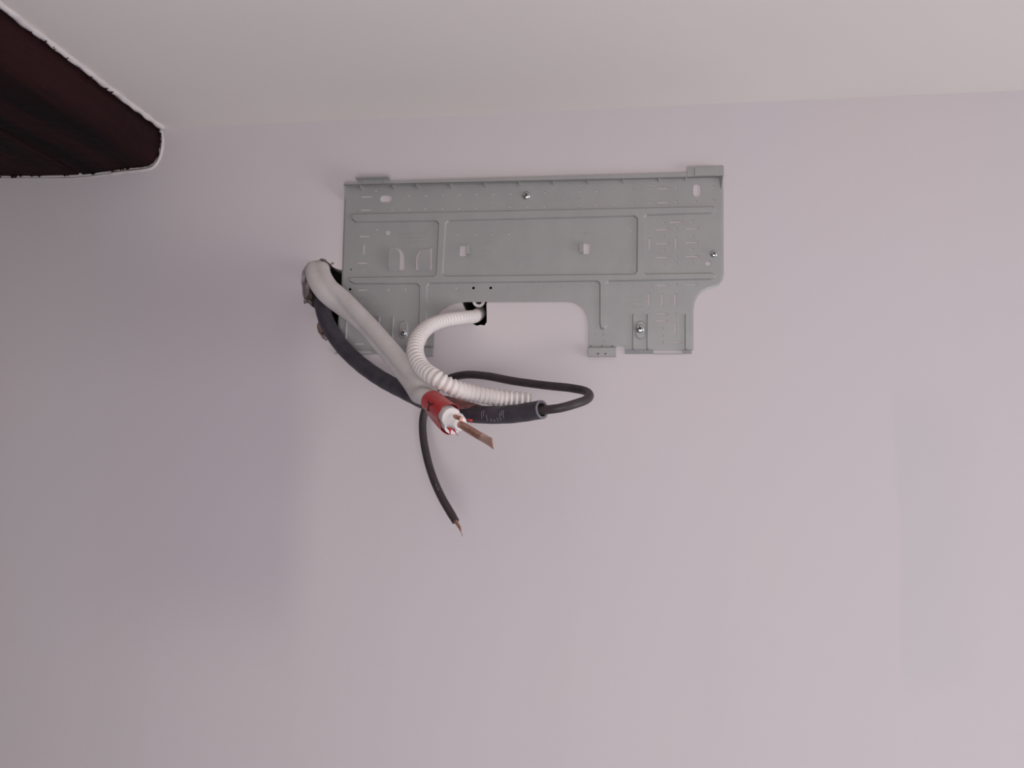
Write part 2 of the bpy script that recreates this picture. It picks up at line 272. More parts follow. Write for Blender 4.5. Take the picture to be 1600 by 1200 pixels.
# ------------------------------------------------------------------ mesh helpers
class Geo:
    """collects world-space geometry; build() links it as ONE mesh object with its origin at 'org'"""
    def __init__(self):
        self.v, self.f, self.sm = [], [], []
    def add(self, verts, faces, smooth=False):
        n = len(self.v)
        self.v += [Vector(p) for p in verts]
        self.f += [[n + i for i in f] for f in faces]
        self.sm += [smooth] * len(faces)
        return self
    def box(self, x0, x1, y0, y1, z0, z1):
        return self.add([(x, y, z) for x in (x0, x1) for y in (y0, y1) for z in (z0, z1)],
                        [(0, 1, 3, 2), (4, 6, 7, 5), (0, 4, 5, 1), (2, 3, 7, 6), (0, 2, 6, 4), (1, 5, 7, 3)])
    def hexa(self, a, b):
        """two corresponding quads a, b joined into a solid"""
        return self.add(list(a) + list(b), [(0, 1, 2, 3), (7, 6, 5, 4), (0, 4, 5, 1), (1, 5, 6, 2), (2, 6, 7, 3), (3, 7, 4, 0)])
    def build(self, name, material, parent=None, org=None):
        if parent is not None:
            org = parent['_org']
        org = Vector(org if org is not None else (0, 0, 0))
        me = bpy.data.meshes.new(name)
        me.from_pydata([v - org for v in self.v], [], self.f)
        me.polygons.foreach_set('use_smooth', self.sm)
        bm = bmesh.new()
        bm.from_mesh(me)
        bmesh.ops.recalc_face_normals(bm, faces=bm.faces)
        bm.to_mesh(me)
        bm.free()
        me.materials.append(material)
        o = bpy.data.objects.new(name, me)
        COL.objects.link(o)
        o['_org'] = org
        if parent is None:
            o.location = org
        else:
            o.parent = parent
        return o

def empty(name, loc):
    o = bpy.data.objects.new(name, None)
    o.empty_display_size = 0.05
    COL.objects.link(o)
    o.location = loc
    o['_org'] = Vector(loc)
    return o

def tag(o, label=None, cat=None, kind=None, group=None):
    for k, v in (('label', label), ('category', cat), ('kind', kind), ('group', group)):
        if v:
            o[k] = v
    return o

def sheet(g, outer, holes, yf, yb):
    """flat sheet parallel to the wall: outline and holes as (x, z); yf / yb distances off the wall of the front and back face"""
    loops = [list(outer)] + [list(h) for h in holes]
    tris = tessellate_polygon([[Vector((p[0], p[1], 0)) for p in lp] for lp in loops])
    flat = [p for lp in loops for p in lp]
    n = len(flat)
    vs = [(p[0], -yf, p[1]) for p in flat] + [(p[0], -yb, p[1]) for p in flat]
    fs = [tuple(t) for t in tris] + [tuple(n + i for i in reversed(t)) for t in tris]
    k = 0
    for lp in loops:
        m = len(lp)
        for i in range(m):
            a, b = k + i, k + (i + 1) % m
            fs.append((a, b, n + b, n + a))
        k += m
    return g.add(vs, fs)

def area2(p):
    return sum(p[i][0] * p[(i + 1) % len(p)][1] - p[(i + 1) % len(p)][0] * p[i][1] for i in range(len(p)))

def offset(poly, d):
    """inset a closed (x, z) polygon by d (positive = towards its inside)"""
    s = 1 if area2(poly) > 0 else -1
    out = []
    n = len(poly)
    for i in range(n):
        a, b, c = Vector(poly[i - 1]), Vector(poly[i]), Vector(poly[(i + 1) % n])
        e1, e2 = (b - a).normalized(), (c - b).normalized()
        n1, n2 = Vector((-e1.y, e1.x)) * s, Vector((-e2.y, e2.x)) * s
        m = n1 + n2
        if m.length < 1e-6:
            m = n1
        m.normalize()
        out.append(tuple(b + m * (d / max(0.4, m.dot(n1)))))
    return out

def lerp(a, b, t):
    return a + (b - a) * t

def pad(g, outer, holes, y0, y1, slope):
    """raised pressing: sloped walls from y0 to y1 off the wall, the top inset by slope"""
    lo = [list(outer)] + [list(h) for h in holes]
    hi = [offset(outer, slope)] + [offset(h, -slope) for h in holes]
    tris = tessellate_polygon([[Vector((p[0], p[1], 0)) for p in lp] for lp in hi])
    flat_hi = [p for lp in hi for p in lp]
    flat_lo = [p for lp in lo for p in lp]
    n = len(flat_hi)
    vs = [(p[0], -y1, p[1]) for p in flat_hi] + [(p[0], -y0, p[1]) for p in flat_lo]
    fs = [tuple(t) for t in tris]
    k = 0
    for lp in hi:
        m = len(lp)
        for i in range(m):
            a, b = k + i, k + (i + 1) % m
            fs.append((a, b, n + b, n + a))
        k += m
    return g.add(vs, fs)

def circle(c, r, n=10):
    return [(c[0] + r * math.cos(2 * math.pi * i / n), c[1] + r * math.sin(2 * math.pi * i / n)) for i in range(n)]

def oblong(cx, cz, hw, hh, n=5):
    """rounded slot of half width hw and half height hh"""
    r = min(hw, hh)
    pts = []
    for q, (sx, sz) in enumerate(((1, 1), (-1, 1), (-1, -1), (1, -1))):
        for i in range(n):
            a = math.pi / 2 * (q + i / (n - 1))
            p = (cx + sx * (hw - r) + r * math.cos(a), cz + sz * (hh - r) + r * math.sin(a))
            if not pts or (Vector(p) - Vector(pts[-1])).length > 1e-6:
                pts.append(p)
    if (Vector(pts[0]) - Vector(pts[-1])).length < 1e-6:
        pts.pop()
    return pts

def spline(ctrl, n):
    """centripetal Catmull-Rom through the control points, resampled to n + 1 evenly spaced points"""
    P = [Vector(p) for p in ctrl]
    P = [P[0] * 2 - P[1]] + P + [P[-1] * 2 - P[-2]]
    dense = []
    for i in range(1, len(P) - 2):
        p0, p1, p2, p3 = P[i - 1:i + 3]
        t0 = 0.0
        t1 = t0 + max(1e-6, (p1 - p0).length) ** 0.5
        t2 = t1 + max(1e-6, (p2 - p1).length) ** 0.5
        t3 = t2 + max(1e-6, (p3 - p2).length) ** 0.5
        for k in range(24):
            t = t1 + (t2 - t1) * k / 24
            a1 = p0 * ((t1 - t) / (t1 - t0)) + p1 * ((t - t0) / (t1 - t0))
            a2 = p1 * ((t2 - t) / (t2 - t1)) + p2 * ((t - t1) / (t2 - t1))
            a3 = p2 * ((t3 - t) / (t3 - t2)) + p3 * ((t - t2) / (t3 - t2))
            b1 = a1 * ((t2 - t) / (t2 - t0)) + a2 * ((t - t0) / (t2 - t0))
            b2 = a2 * ((t3 - t) / (t3 - t1)) + a3 * ((t - t1) / (t3 - t1))
            dense.append(b1 * ((t2 - t) / (t2 - t1)) + b2 * ((t - t1) / (t2 - t1)))
    dense.append(P[-2])
    L = [0.0]
    for a, b in zip(dense, dense[1:]):
        L.append(L[-1] + (b - a).length)
    out, j = [], 0
    for k in range(n + 1):
        s = L[-1] * k / n
        while j < len(L) - 2 and L[j + 1] < s:
            j += 1
        f = 0 if L[j + 1] == L[j] else (s - L[j]) / (L[j + 1] - L[j])
        out.append(dense[j].lerp(dense[j + 1], f))
    return out, L[-1]

def frames(pts, axis=(1, 0, 0)):
    """tangent and two normals per point; axis: a start vector (parallel transport) or a function of s in 0..1 giving the broad axis"""
    n = len(pts)
    T = [(pts[min(i + 1, n - 1)] - pts[max(i - 1, 0)]).normalized() for i in range(n)]
    out, prev = [], None
    for i in range(n):
        if callable(axis):
            a = Vector(axis(i / (n - 1)))
        else:
            a = Vector(axis) if prev is None else prev
        a = (a - T[i] * a.dot(T[i])).normalized()
        prev = a
        out.append((T[i], a, T[i].cross(a)))
    return out

def loft(g, rings, cap0=True, cap1=True, smooth=True, closed=True):
    m = len(rings[0])
    vs = [p for r in rings for p in r]
    fs = []
    for i in range(len(rings) - 1):
        for j in range(m if closed else m - 1):
            a, b = i * m + j, i * m + (j + 1) % m
            fs.append((a, b, b + m, a + m))
    g.add(vs, fs, smooth)
    if cap0:
        g.add(rings[0], [tuple(reversed(range(m)))])
    if cap1:
        g.add(rings[-1], [tuple(range(m))])
    return g

def tube(g, pts, fr, radius, seg=16, cap0=True, cap1=True):
    """radius: number or function(i, theta)"""
    rings = []
    for i, (p, (t, a, b)) in enumerate(zip(pts, fr)):
        ring = []
        for j in range(seg):
            th = 2 * math.pi * j / seg
            r = radius(i, th) if callable(radius) else radius
            ring.append(p + a * (r * math.cos(th)) + b * (r * math.sin(th)))
        rings.append(ring)
    return loft(g, rings, cap0, cap1)

def lathe(g, c, prof, axis=(0, -1, 0), seg=20, smooth=True):
    """revolve (radius, height) profile about axis through c"""
    ax = Vector(axis).normalized()
    a = ax.orthogonal().normalized()
    b = ax.cross(a)
    rings = [[Vector(c) + ax * h + (a * math.cos(2 * math.pi * j / seg) + b * math.sin(2 * math.pi * j / seg)) * max(r, 1e-5)
              for j in range(seg)] for r, h in prof]
    return loft(g, rings, True, True, smooth)

# ------------------------------------------------------------------ the room
XL, XR, YF = -2.3, 3.2, -2.10
# bracket wall: plaster with its two broken holes, masonry behind it
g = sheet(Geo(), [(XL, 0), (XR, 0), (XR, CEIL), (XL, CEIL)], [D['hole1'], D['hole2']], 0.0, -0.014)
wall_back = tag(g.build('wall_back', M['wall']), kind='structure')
inner2 = offset(D['hole2'], 0.0006)
g = sheet(Geo(), [(-0.8, 1.7), (0.2, 1.7), (0.2, 2.25), (-0.8, 2.25)], [D['hole1b'], inner2], -0.0142, -0.20)
g.build('masonry', M['masonry'], wall_back)
Geo().box(-0.82, 0.22, 0.201, 0.23, 1.68, 2.27).build('hole_backing', M['dark'], wall_back)  # near-black slab paints the unlit depth of the holes

def lump(name, c, r, material, parent, seed, squash=(1, 0.5, 1)):
    rings = []
    for i in range(7):
        ph = math.pi * i / 6
        ring = []
        for j in range(10):
            th = 2 * math.pi * j / 10
            d = Vector((math.sin(ph) * math.cos(th), math.cos(ph), math.sin(ph) * math.sin(th)))
            k = r * (1 + 0.45 * noise.noise(d * 1.7 + Vector((seed * 3.1, 0, seed))))
            ring.append(Vector(c) + Vector((d.x * squash[0], d.y * squash[1], d.z * squash[2])) * k)
        rings.append(ring)
    return loft(Geo(), rings, smooth=False).build(name, material, parent)
bx, by, bz = D['brickchip']
lump('brick', (bx, 0.005, bz), 0.0085, M['brick'], wall_back, 1, (0.75, 0.6, 1.15))
lump('plaster_chip', (bx + 0.008, 0.003, bz - 0.013), 0.0075, M['plaster'], wall_back, 2, (1, 0.6, 0.8))
lump('plaster_chip', (bx - 0.0035, 0.002, bz + 0.012), 0.004, M['plaster'], wall_back, 3)
lump('plaster_chip', (-0.5155, 0.006, 2.052), 0.0075, M['plaster'], wall_back, 4, (0.5, 0.6, 1.9))
lump('plaster_chip', (-0.5105, 0.005, 2.027), 0.0065, M['plaster'], wall_back, 5, (0.8, 0.6, 1.2))
lump('plaster_chip', (-0.4895, 0.002, 2.0945), 0.004, M['plaster'], wall_back, 6, (1.3, 0.7, 0.8))
lump('plaster_chip', (-0.4745, 0.002, 2.0895), 0.0035, M['plaster'], wall_back, 8, (1.1, 0.7, 0.8))
lump('plaster_chip', (-0.2545, 0.001, 1.992), 0.0022, M['wall'], wall_back, 7)

tag(Geo().box(XL, XR, YF - 0.2, 0.2, CEIL, CEIL + 0.12).build('ceiling', M['ceiling']), kind='structure')
tag(Geo().box(XL, XR, YF - 0.2, 0.2, -0.12, 0).build('floor', M['floor']), kind='structure')
tag(Geo().box(XL - 0.12, XL, YF - 0.2, 0.2, 0, CEIL).build('wall_left', M['plain']), kind='structure')
w = WIN2
g = Geo()
for q in ((YF - 0.2, w['y0'], 0, CEIL), (w['y1'], 0.2, 0, CEIL), (w['y0'], w['y1'], 0, w['z0']), (w['y0'], w['y1'], w['z1'], CEIL)):
    g.box(XR, XR + 0.12, *q)
tag(g.build('wall_right', M['plain']), kind='structure')
win = tag(empty('window_2', (XR + 0.06, (w['y0'] + w['y1']) / 2, w['z0'])), kind='structure')
g = Geo()
for q in ((w['y0'], w['y0'] + .05, w['z0'], w['z1']), (w['y1'] - .05, w['y1'], w['z0'], w['z1']), (w['y0'] + .05, w['y1'] - .05, w['z0'], w['z0'] + .05), (w['y0'] + .05, w['y1'] - .05, w['z1'] - .05, w['z1'])):
    g.box(XR + 0.04, XR + 0.09, *q)
g.build('window_frame', M['frame'], win)
w = WIN
g = sheet(Geo(), [(XL, 0), (XR, 0), (XR, CEIL), (XL, CEIL)],
          [[(w['x0'], w['z0']), (w['x1'], w['z0']), (w['x1'], w['z1']), (w['x0'], w['z1'])]], -YF + 0.15, -YF)
tag(g.build('wall_front', M['plain']), kind='structure')
win = tag(empty('window_1', ((w['x0'] + w['x1']) / 2, YF, w['z0'])), kind='structure')
g = sheet(Geo(), [(w['x0'], w['z0']), (w['x1'], w['z0']), (w['x1'], w['z1']), (w['x0'], w['z1'])],
          [[(w['x0'] + .05, w['z0'] + .05), (w['x1'] - .05, w['z0'] + .05), (w['x1'] - .05, w['z1'] - .05), (w['x0'] + .05, w['z1'] - .05)]],
          -YF + 0.10, -YF + 0.05)
g.build('window_frame', M['frame'], win)

# ------------------------------------------------------------------ old timber beam under the ceiling, let into the wall
beam = tag(empty('ceiling_beam', (-0.95, 0.0, 2.242)),
           'dark brown rough timber beam under the white ceiling, running into the wall', 'beam', 'thing')
SEC = [(-0.7755, 2.330), (-0.7752, 2.3159), (-0.7725, 2.300), (-0.7715, 2.280), (-0.7735, 2.268), (-0.7790, 2.2585), (-0.7880, 2.2532),
       (-0.8110, 2.2512), (-0.8340, 2.2490), (-0.8700, 2.2458), (-0.9000, 2.2428), (-0.9050, 2.2490), (-0.9095, 2.2425),
       (-0.9450, 2.2432), (-0.9800, 2.2436), (-1.0150, 2.2448), (-1.0500, 2.2460), (-1.0850, 2.2490), (-1.1000, 2.262), (-1.1050, 2.290), (-1.1050, 2.330)]
def subdiv(sec, k):
    out = []
    for a, b in zip(sec, sec[1:]):
        for i in range(k):
            out.append((a[0] + (b[0] - a[0]) * i / k, a[1] + (b[1] - a[1]) * i / k))
    return out + [sec[-1]]
SEC2 = subdiv(SEC, 3)
rings = []
ys = [-0.0005 - 0.008 * i for i in range(100)] + [-0.8 - 0.1 * i for i in range(1, 17)]
for y in ys:
    ring = []
    for i, (x, z) in enumerate(SEC2):
        q = Vector((x * 30, y * 7, z * 30))
        q2 = Vector((x * 90, y * 60, z * 90))
        dn = 0.0022 * noise.noise(q) + 0.0011 * noise.noise(q2)
        k = min(1.0, (-y) / 0.03)
        top = 0.35 if z > 2.312 else 1.0
        # the check (crack) drifts sideways along the timber
        drift = 0.0
        ring.append(Vector((x + dn * top * (0.4 + 0.6 * k) + drift, y, z + dn * 0.8 * (0.4 + 0.6 * k) * (1 if z < 2.31 else 0))))
    rings.append(ring)
loft(Geo(), rings, smooth=False).build('timber', M['wood'], beam)
# splinters standing proud along the arrises
g = Geo()
for i in range(70):
    y = -0.004 - random.random() ** 1.3 * 0.55
    if i % 3 == 0:
        c = Vector((-0.7745, y, 2.3135 - random.random() * 0.004))
        d = Vector((0.005 + 0.007 * random.random(), -0.008 * random.random(), 0.001))
    elif i % 3 == 1:
        c = Vector((-0.7725, -0.001 - 0.003 * random.random(), 2.262 + random.random() * 0.045))
        d = Vector((0.003 + 0.003 * random.random(), -0.001, -0.002 * random.random()))
    else:
        c = Vector((-0.78 - random.random() * 0.28, -0.001 - 0.003 * random.random(), 2.2495))
        c.z = 2.2532 - max(0, min(1, (-0.788 - c.x) / 0.112)) * 0.0104 + 0.001
        d = Vector((0.001, -0.001, -0.002 - 0.003 * random.random()))
    w_ = 0.0018 + 0.002 * random.random()
    u = Vector((0, w_, 0)) if i % 3 == 0 else (Vector((0, 0, w_)) if i % 3 == 1 else Vector((w_, 0, 0)))
    v = d.cross(u).normalized() * 0.0012
    g.add([c - u - v, c + u - v, c + u + v, c - u + v, c + d], [(0, 1, 2, 3), (0, 4, 1), (1, 4, 2), (2, 4, 3), (3, 4, 0)])
o = g.build('splinters', M['wood'], beam)
o['kind'] = 'stuff'
# filler run along the joints
pts, L = spline([(-0.7675, -0.002, 2.3158), (-0.7685, -0.14, 2.3160), (-0.7675, -0.3, 2.3158), (-0.766, -0.5, 2.3160), (-0.7675, -0.9, 2.3160)], 160)
fr = frames(pts, (1, 0, 0))
tube(Geo(), pts, fr, lambda i, th: 0.0046 * (1 + 0.6 * noise.noise(Vector((i * 0.31, math.cos(th), math.sin(th))))), 8).build('filler_bead', M['filler'], beam)
pts, L = spline([(-0.7715, -0.0005, 2.3135), (-0.7675, -0.0005, 2.30), (-0.7672, -0.0005, 2.279), (-0.771, -0.0005, 2.264), (-0.7775, -0.0005, 2.2535), (-0.787, -0.0005, 2.2487),
                 (-0.834, -0.0005, 2.2447), (-0.905, -0.0005, 2.2382), (-0.98, -0.0005, 2.2392), (-1.08, -0.0005, 2.243)], 110)
fr = frames(pts, (0, 1, 0))
def bead2(i, th):
    return (0.0032 if i < 42 else 0.0014) * (1 + 0.4 * noise.noise(Vector((i * 0.37, math.cos(th), math.sin(th) + 9)))) * (0.45 if abs(math.cos(th)) > 0.5 else 1.0)
tube(Geo(), pts, fr, bead2, 8).build('filler_bead', M['filler'], beam)

# ------------------------------------------------------------------ steel mounting bracket
PF = PLATE_F
bracket = tag(empty('mounting_bracket', (-0.19, -PF, 1.951)),
              'grey galvanised steel mounting plate full of punched holes, screwed to the wall', 'mounting plate')
holes = [circle(c, 0.0021, 10) for c in D['small']]
holes += [circle(c, 0.0015, 8) for c in D['tiny']]
holes += [circle(c[:2], c[2], 16) for c in D['big']]
holes += [oblong((a + b) / 2, z, (b - a) / 2, 0.0015, 4) for a, b, z in D['hslot']]
holes += [oblong(x, (a + b) / 2, 0.0015, (b - a) / 2, 4) for x, a, b in D['vslot']]
holes += [oblong(*o_, 6) for o_ in D['oblong']]
for (x0, z1), (x1, z0) in D['hooks']:
    holes.append([(x0, z0), (x1, z0), (x1, z1), (x0, z1)])
holes += [D['dcut_l'], D['dcut_r']]
sheet(Geo(), D['outline'], holes, PF, PLATE_B).build('plate', M['steel'], bracket)
# raised stiffening ribs
pad(Geo(), D['rib_out'], D['rib_holes'], PF - 0.0001, PF + 0.0027, 0.0018).build('stiffening_rib', M['steel'], bracket)
# D-shaped lanced tongues, joined to the sheet by a sloping root
for s in ('l', 'r'):
    t = D['dtong_' + s]
    g = sheet(Geo(), t, [], PF + 0.0046, PF + 0.0036)
    r = D['droot_' + s]
    g.hexa([(r[0][0], -PF - 0.0046, r[0][1]), (r[1][0], -PF - 0.0046, r[1][1]), (r[2][0], -PF - 0.0004, r[2][1]), (r[3][0], -PF - 0.0004, r[3][1])],
           [(r[0][0], -PF - 0.0034, r[0][1]), (r[1][0], -PF - 0.0034, r[1][1]), (r[2][0], -PF + 0.0008, r[2][1]), (r[3][0], -PF + 0.0008, r[3][1])])
    g.build('lanced_tongue', M['steel'], bracket)
# bent-out hook tabs beside the square openings
for k, ((x0, z1), (x1, z0)) in enumerate(D['hooks']):
    g = Geo()
    e = x1 if k == 0 else x0
    s = 1 if k == 0 else -1
    zt, zb = z1 - 0.0005, z0 + 0.0022
    g.hexa([(e, -PF, zb), (e, -PF, zt), (e, -PF - 0.005, zt), (e, -PF - 0.005, zb)],
           [(e + s * 0.0012, -PF, zb), (e + s * 0.0012, -PF, zt), (e + s * 0.0012, -PF - 0.005, zt), (e + s * 0.0012, -PF - 0.005, zb)])
    g.hexa([(e, -PF - 0.0050, zb), (e, -PF - 0.0050, zt), (e + s * 0.0058, -PF - 0.0046, zt), (e + s * 0.0058, -PF - 0.0046, zb)],
           [(e, -PF - 0.0038, zb), (e, -PF - 0.0038, zt), (e + s * 0.0058, -PF - 0.0034, zt), (e + s * 0.0058, -PF - 0.0034, zb)])
    g.build('hook_tab', M['steel'], bracket)
# pressed vertical beads on the legs
for x, z0, z1 in D['bead']:
    pad(Geo(), oblong(x, (z0 + z1) / 2, 0.0016, (z1 - z0) / 2, 4), [], PF - 0.0001, PF + 0.0022, 0.0012).build('pressed_bead', M['steel'], bracket)
# bent-back rims along the side edges
def rim(name, edge, out):
    g = Geo()
    n = len(edge)
    off = []
    for i in range(n):
        a, b = Vector(edge[max(i - 1, 0)]), Vector(edge[min(i + 1, n - 1)])
        t = (b - a).normalized()
        off.append(Vector(edge[i]) + Vector((-t.y, t.x)) * out)
    for i in range(n - 1):
        a, b, c, d = Vector(edge[i]), Vector(edge[i + 1]), off[i + 1], off[i]
        top = [(a.x, -PF, a.y), (b.x, -PF, b.y), (c.x, -0.0009, c.y), (d.x, -0.0009, d.y)]
        bot = [(a.x, -PLATE_B, a.y), (b.x, -PLATE_B, b.y), (c.x, -0.0002, c.y), (d.x, -0.0002, d.y)]
        g.hexa(top, bot)
    return g.build(name, M['steel'], bracket)
rim('edge_rim', D['rim_r'], 0.0027)
rim('edge_rim', D['rim_l'], 0.0027)
# foot lips bent back to the wall; the gap between their two ends stays open
def lip(p, q, gap, flare):
    (x0, z0), (x1, z1) = p, q
    for a, b, fl in ((x0, gap[0], -flare), (gap[1], x1, flare * 0.2)):
        g = Geo()
        zt = (z0 + z1) / 2
        g.hexa([(a, -PF - 0.0036, zt), (b, -PF - 0.0036, zt), (b, -0.0010, zt - 0.0048), (a + fl, -0.0010, zt - 0.0048)],
               [(a, -PLATE_B, zt + 0.0004), (b, -PLATE_B, zt + 0.0004), (b, -0.0002, zt - 0.0048), (a + fl, -0.0002, zt - 0.0048)])
        g.build('foot_lip', M['steel'], bracket)
    g = Geo()      # thin strip closing the gap at the bottom
    zt = (z0 + z1) / 2
    g.box(gap[0], gap[1], -0.0016, -0.0004, zt - 0.0052, zt - 0.0042)
    g.build('foot_lip', M['steel'], bracket)
lip(*D['lip_r'], D['gap_r'], 0.0)
lip(*D['lip_l'], D['gap_l'], 0.006)
# folded foot tabs with two holes
for key in ('tab_r', 'tab_l'):
    (x0, z0), (x1, z1) = D[key]
    zt = (z0 + z1) / 2
    xc = (x0 + x1) / 2
    g = sheet(Geo(), [(x0, zt - 0.0132), (x1, zt - 0.0132), (x1, zt - 0.0006), (x0, zt - 0.0006)],
              [circle((xc - 0.0056, zt - 0.0098), 0.0017), circle((xc + 0.0048, zt - 0.0096), 0.0017)], PF + 0.0042, PF + 0.0030)
    g.hexa([(x0, -PF, zt), (x1, -PF, zt), (x1, -PF - 0.0042, zt), (x0, -PF - 0.0042, zt)],
           [(x0, -PF, zt - 0.0012), (x1, -PF, zt - 0.0012), (x1, -PF - 0.0042, zt - 0.0012), (x0, -PF - 0.0042, zt - 0.0012)])
    g.box(x0, x1, -PF - 0.003, -0.0006, zt - 0.0137, zt - 0.0127)
    ft = g.build('foot_tab', M['steel'], bracket)
    for fx in (0.10, 0.50, 0.88):
        x = x0 + (x1 - x0) * fx
        g = Geo().add([(x - 0.0012, -PF, zt + 0.003), (x + 0.0012, -PF, zt + 0.003), (x - 0.0012, -PF, zt - 0.001), (x + 0.0012, -PF, zt - 0.001),
                       (x - 0.0012, -PF - 0.0055, zt - 0.001), (x + 0.0012, -PF - 0.0055, zt - 0.001)],
                      [(0, 1, 5, 4), (0, 2, 3, 1), (2, 4, 5, 3), (0, 4, 2), (1, 3, 5)])
        g.build('gusset', M['steel'], ft)
# top flange: steps forward from the sheet, then a lip stands up; deeper at the left end
(tx0, tz0), (tx1, tz1) = D['top']
def lerp(a, b, t):
    return a + (b - a) * t
def top_at(x):
    t = (x - tx0) / (tx1 - tx0)
    return lerp(tz0, tz1, t), lerp(0.0125, 0.0035, t), lerp(0.0042, 0.0082, t)     # z, forward, lip height
g = Geo()
xs = [lerp(tx0, tx1, i / 12) for i in range(13)]
for a, b in zip(xs, xs[1:]):
    (za, fa, ha), (zb, fb, hb) = top_at(a), top_at(b)
    g.hexa([(a, -PLATE_B, za), (b, -PLATE_B, zb), (b, -PF - fb, zb), (a, -PF - fa, za)],
           [(a, -PLATE_B, za + 0.0012), (b, -PLATE_B, zb + 0.0012), (b, -PF - fb, zb + 0.0012), (a, -PF - fa, za + 0.0012)])
    g.hexa([(a, -PF - fa, za), (b, -PF - fb, zb), (b, -PF - fb, zb + hb), (a, -PF - fa, za + ha)],
           [(a, -PF - fa + 0.0012, za), (b, -PF - fb + 0.0012, zb), (b, -PF - fb + 0.0012, zb + hb), (a, -PF - fa + 0.0012, za + ha)])
flange = g.build('top_flange', M['steel'], bracket)
for x in D['gusset']:
    z, f, h = top_at(x)
    w_ = 0.0014
    q = f * 0.9 + 0.0008
    Geo().add([(x - w_, -PF, z + 0.0002), (x + w_, -PF, z + 0.0002), (x - w_, -PF, z - 0.0050), (x + w_, -PF, z - 0.0050),
               (x - w_ * 0.6, -PF - q, z + 0.0002), (x + w_ * 0.6, -PF - q, z + 0.0002)],
              [(0, 1, 5, 4), (0, 2, 3, 1), (2, 4, 5, 3), (0, 4, 2), (1, 3, 5)]).build('gusset', M['steel'], flange)
# end tabs on the flange
xa, xb = D['ltab']
z, f, h = top_at(xa)
zt = D['tabz'][0]
g = Geo().box(xa, xb, -PF - f - 0.0003, -PF - f + 0.0009, z + h - 0.001, zt)
g.box(xa - 0.0012, xb + 0.001, -PF - f - 0.0115, -PF - f + 0.001, zt, zt + 0.0013)
lt = g.build('hanging_tab', M['steel'], bracket)
for x in (xa + 0.0095, xb - 0.0065):
    Geo().box(x - 0.0007, x + 0.0007, -PF - f - 0.0012, -PF - f, z + h - 0.004, zt).build('fold', M['steel'], lt)
xa, xb = D['rtab']
z, f, h = top_at(xa)
zt = D['tabz'][1]
g = sheet(Geo(), [(xa, z + 0.001), (xb, z + 0.001), (xb, zt - 0.0012), (xb - 0.0012, zt), (xa + 0.0012, zt), (xa, zt - 0.0012)], [], PF + f + 0.0006, PF + f - 0.0006)
rt = g.build('hanging_tab', M['steel'], bracket)
pad(Geo(), [(xa + 0.0098, z + 0.001), (xb - 0.0105, z + 0.001), (xb - 0.0105, zt - 0.003), (xa + 0.0098, zt - 0.003)], [], PF + f + 0.0005, PF + f + 0.0022, 0.0006).build('fold', M['steel'], rt)
# side wings at both ends of the flange
z = tz0
Geo().hexa([(tx0, -PF, z + 0.001), (tx0, -PF - 0.0125, z + 0.001), (tx0 - 0.0004, -PF - 0.001, z - 0.0205), (tx0 - 0.0004, -PF, z - 0.0205)],
           [(tx0 + 0.0012, -PF, z + 0.001), (tx0 + 0.0012, -PF - 0.0125, z + 0.001), (tx0 + 0.0008, -PF - 0.001, z - 0.0205), (tx0 + 0.0008, -PF, z - 0.0205)]).build('end_wing', M['steel'], bracket)
z = tz1
Geo().hexa([(tx1 - 0.0045, -PF + 0.0002, z + 0.0005), (tx1 + 0.0015, -PF - 0.0065, z + 0.0005), (tx1, -PF - 0.001, z - 0.0165), (tx1 - 0.0012, -PF + 0.0002, z - 0.0165)],
           [(tx1 - 0.0030, -PF + 0.0008, z + 0.0005), (tx1 + 0.0028, -PF - 0.0060, z + 0.0005), (tx1 + 0.001, -PF - 0.0005, z - 0.0165), (tx1, -PF + 0.0008, z - 0.0165)]).build('end_wing', M['steel'], bracket)
# oblong pressings around the two lower screws
for cx, cz, hw, hh in D['ovals']:
    pad(Geo(), oblong(cx, cz, hw, hh, 6), [], PF - 0.0001, PF + 0.0018, 0.0014).build('screw_boss', M['steel'], bracket)
# faint stamped marks, too worn to read
g = Geo()
for u0, v0, u1, v1 in D['stamps']:
    n = max(4, int((u1 - u0) / 0.0021))
    for i in range(n):
        x, z = lerp(u0, u1, (i + 0.5) / n), lerp(v0, v1, (i + 0.5) / n)
        h, w_ = 0.0009 + 0.0009 * random.random(), 0.0004 + 0.0004 * random.random()
        if random.random() < 0.8:
            g.box(x - w_, x + w_, -PF - 0.00008, -PF + 0.0002, z - h, z + h * random.random())
g.build('stamped_mark', M['stamp'], bracket)['kind'] = 'stuff'
# screws: washer-less pan heads, dark bars painting the shade of a cross recess
for k, (x, z) in enumerate(D['screws']):
    y = PF + (0.0018 if k > 1 else 0)
    R = (0.0062, 0.0052, 0.0056, 0.0064)[k]
    g = lathe(Geo(), (x, -y + 0.002, z), [(R * 0.5, -0.002), (R, 0.0019), (R, 0.0026), (R * 0.93, 0.0036), (R * 0.75, 0.0044), (R * 0.48, 0.0049), (R * 0.3, 0.0050)], seg=22)
    sc = g.build('screw', M['screw'], bracket)
    a = (0.4, 0.75, 0.5, 0.2)[k]
    for q in (a, a + math.pi / 2):
        d = Vector((math.cos(q), 0, math.sin(q)))
        n_ = Vector((-math.sin(q), 0, math.cos(q)))
        c = Vector((x, -y + 0.002 - 0.00475, z))
        e1, e2 = d * R * 0.48, n_ * R * 0.11
        up = Vector((0, -0.0004, 0))
        Geo().hexa([c - e1 - e2, c + e1 - e2, c + e1 + e2, c - e1 + e2], [p + up for p in (c - e1 - e2, c + e1 - e2, c + e1 + e2, c - e1 + e2)]).build('cross_slot_shade', M['dark'], sc)

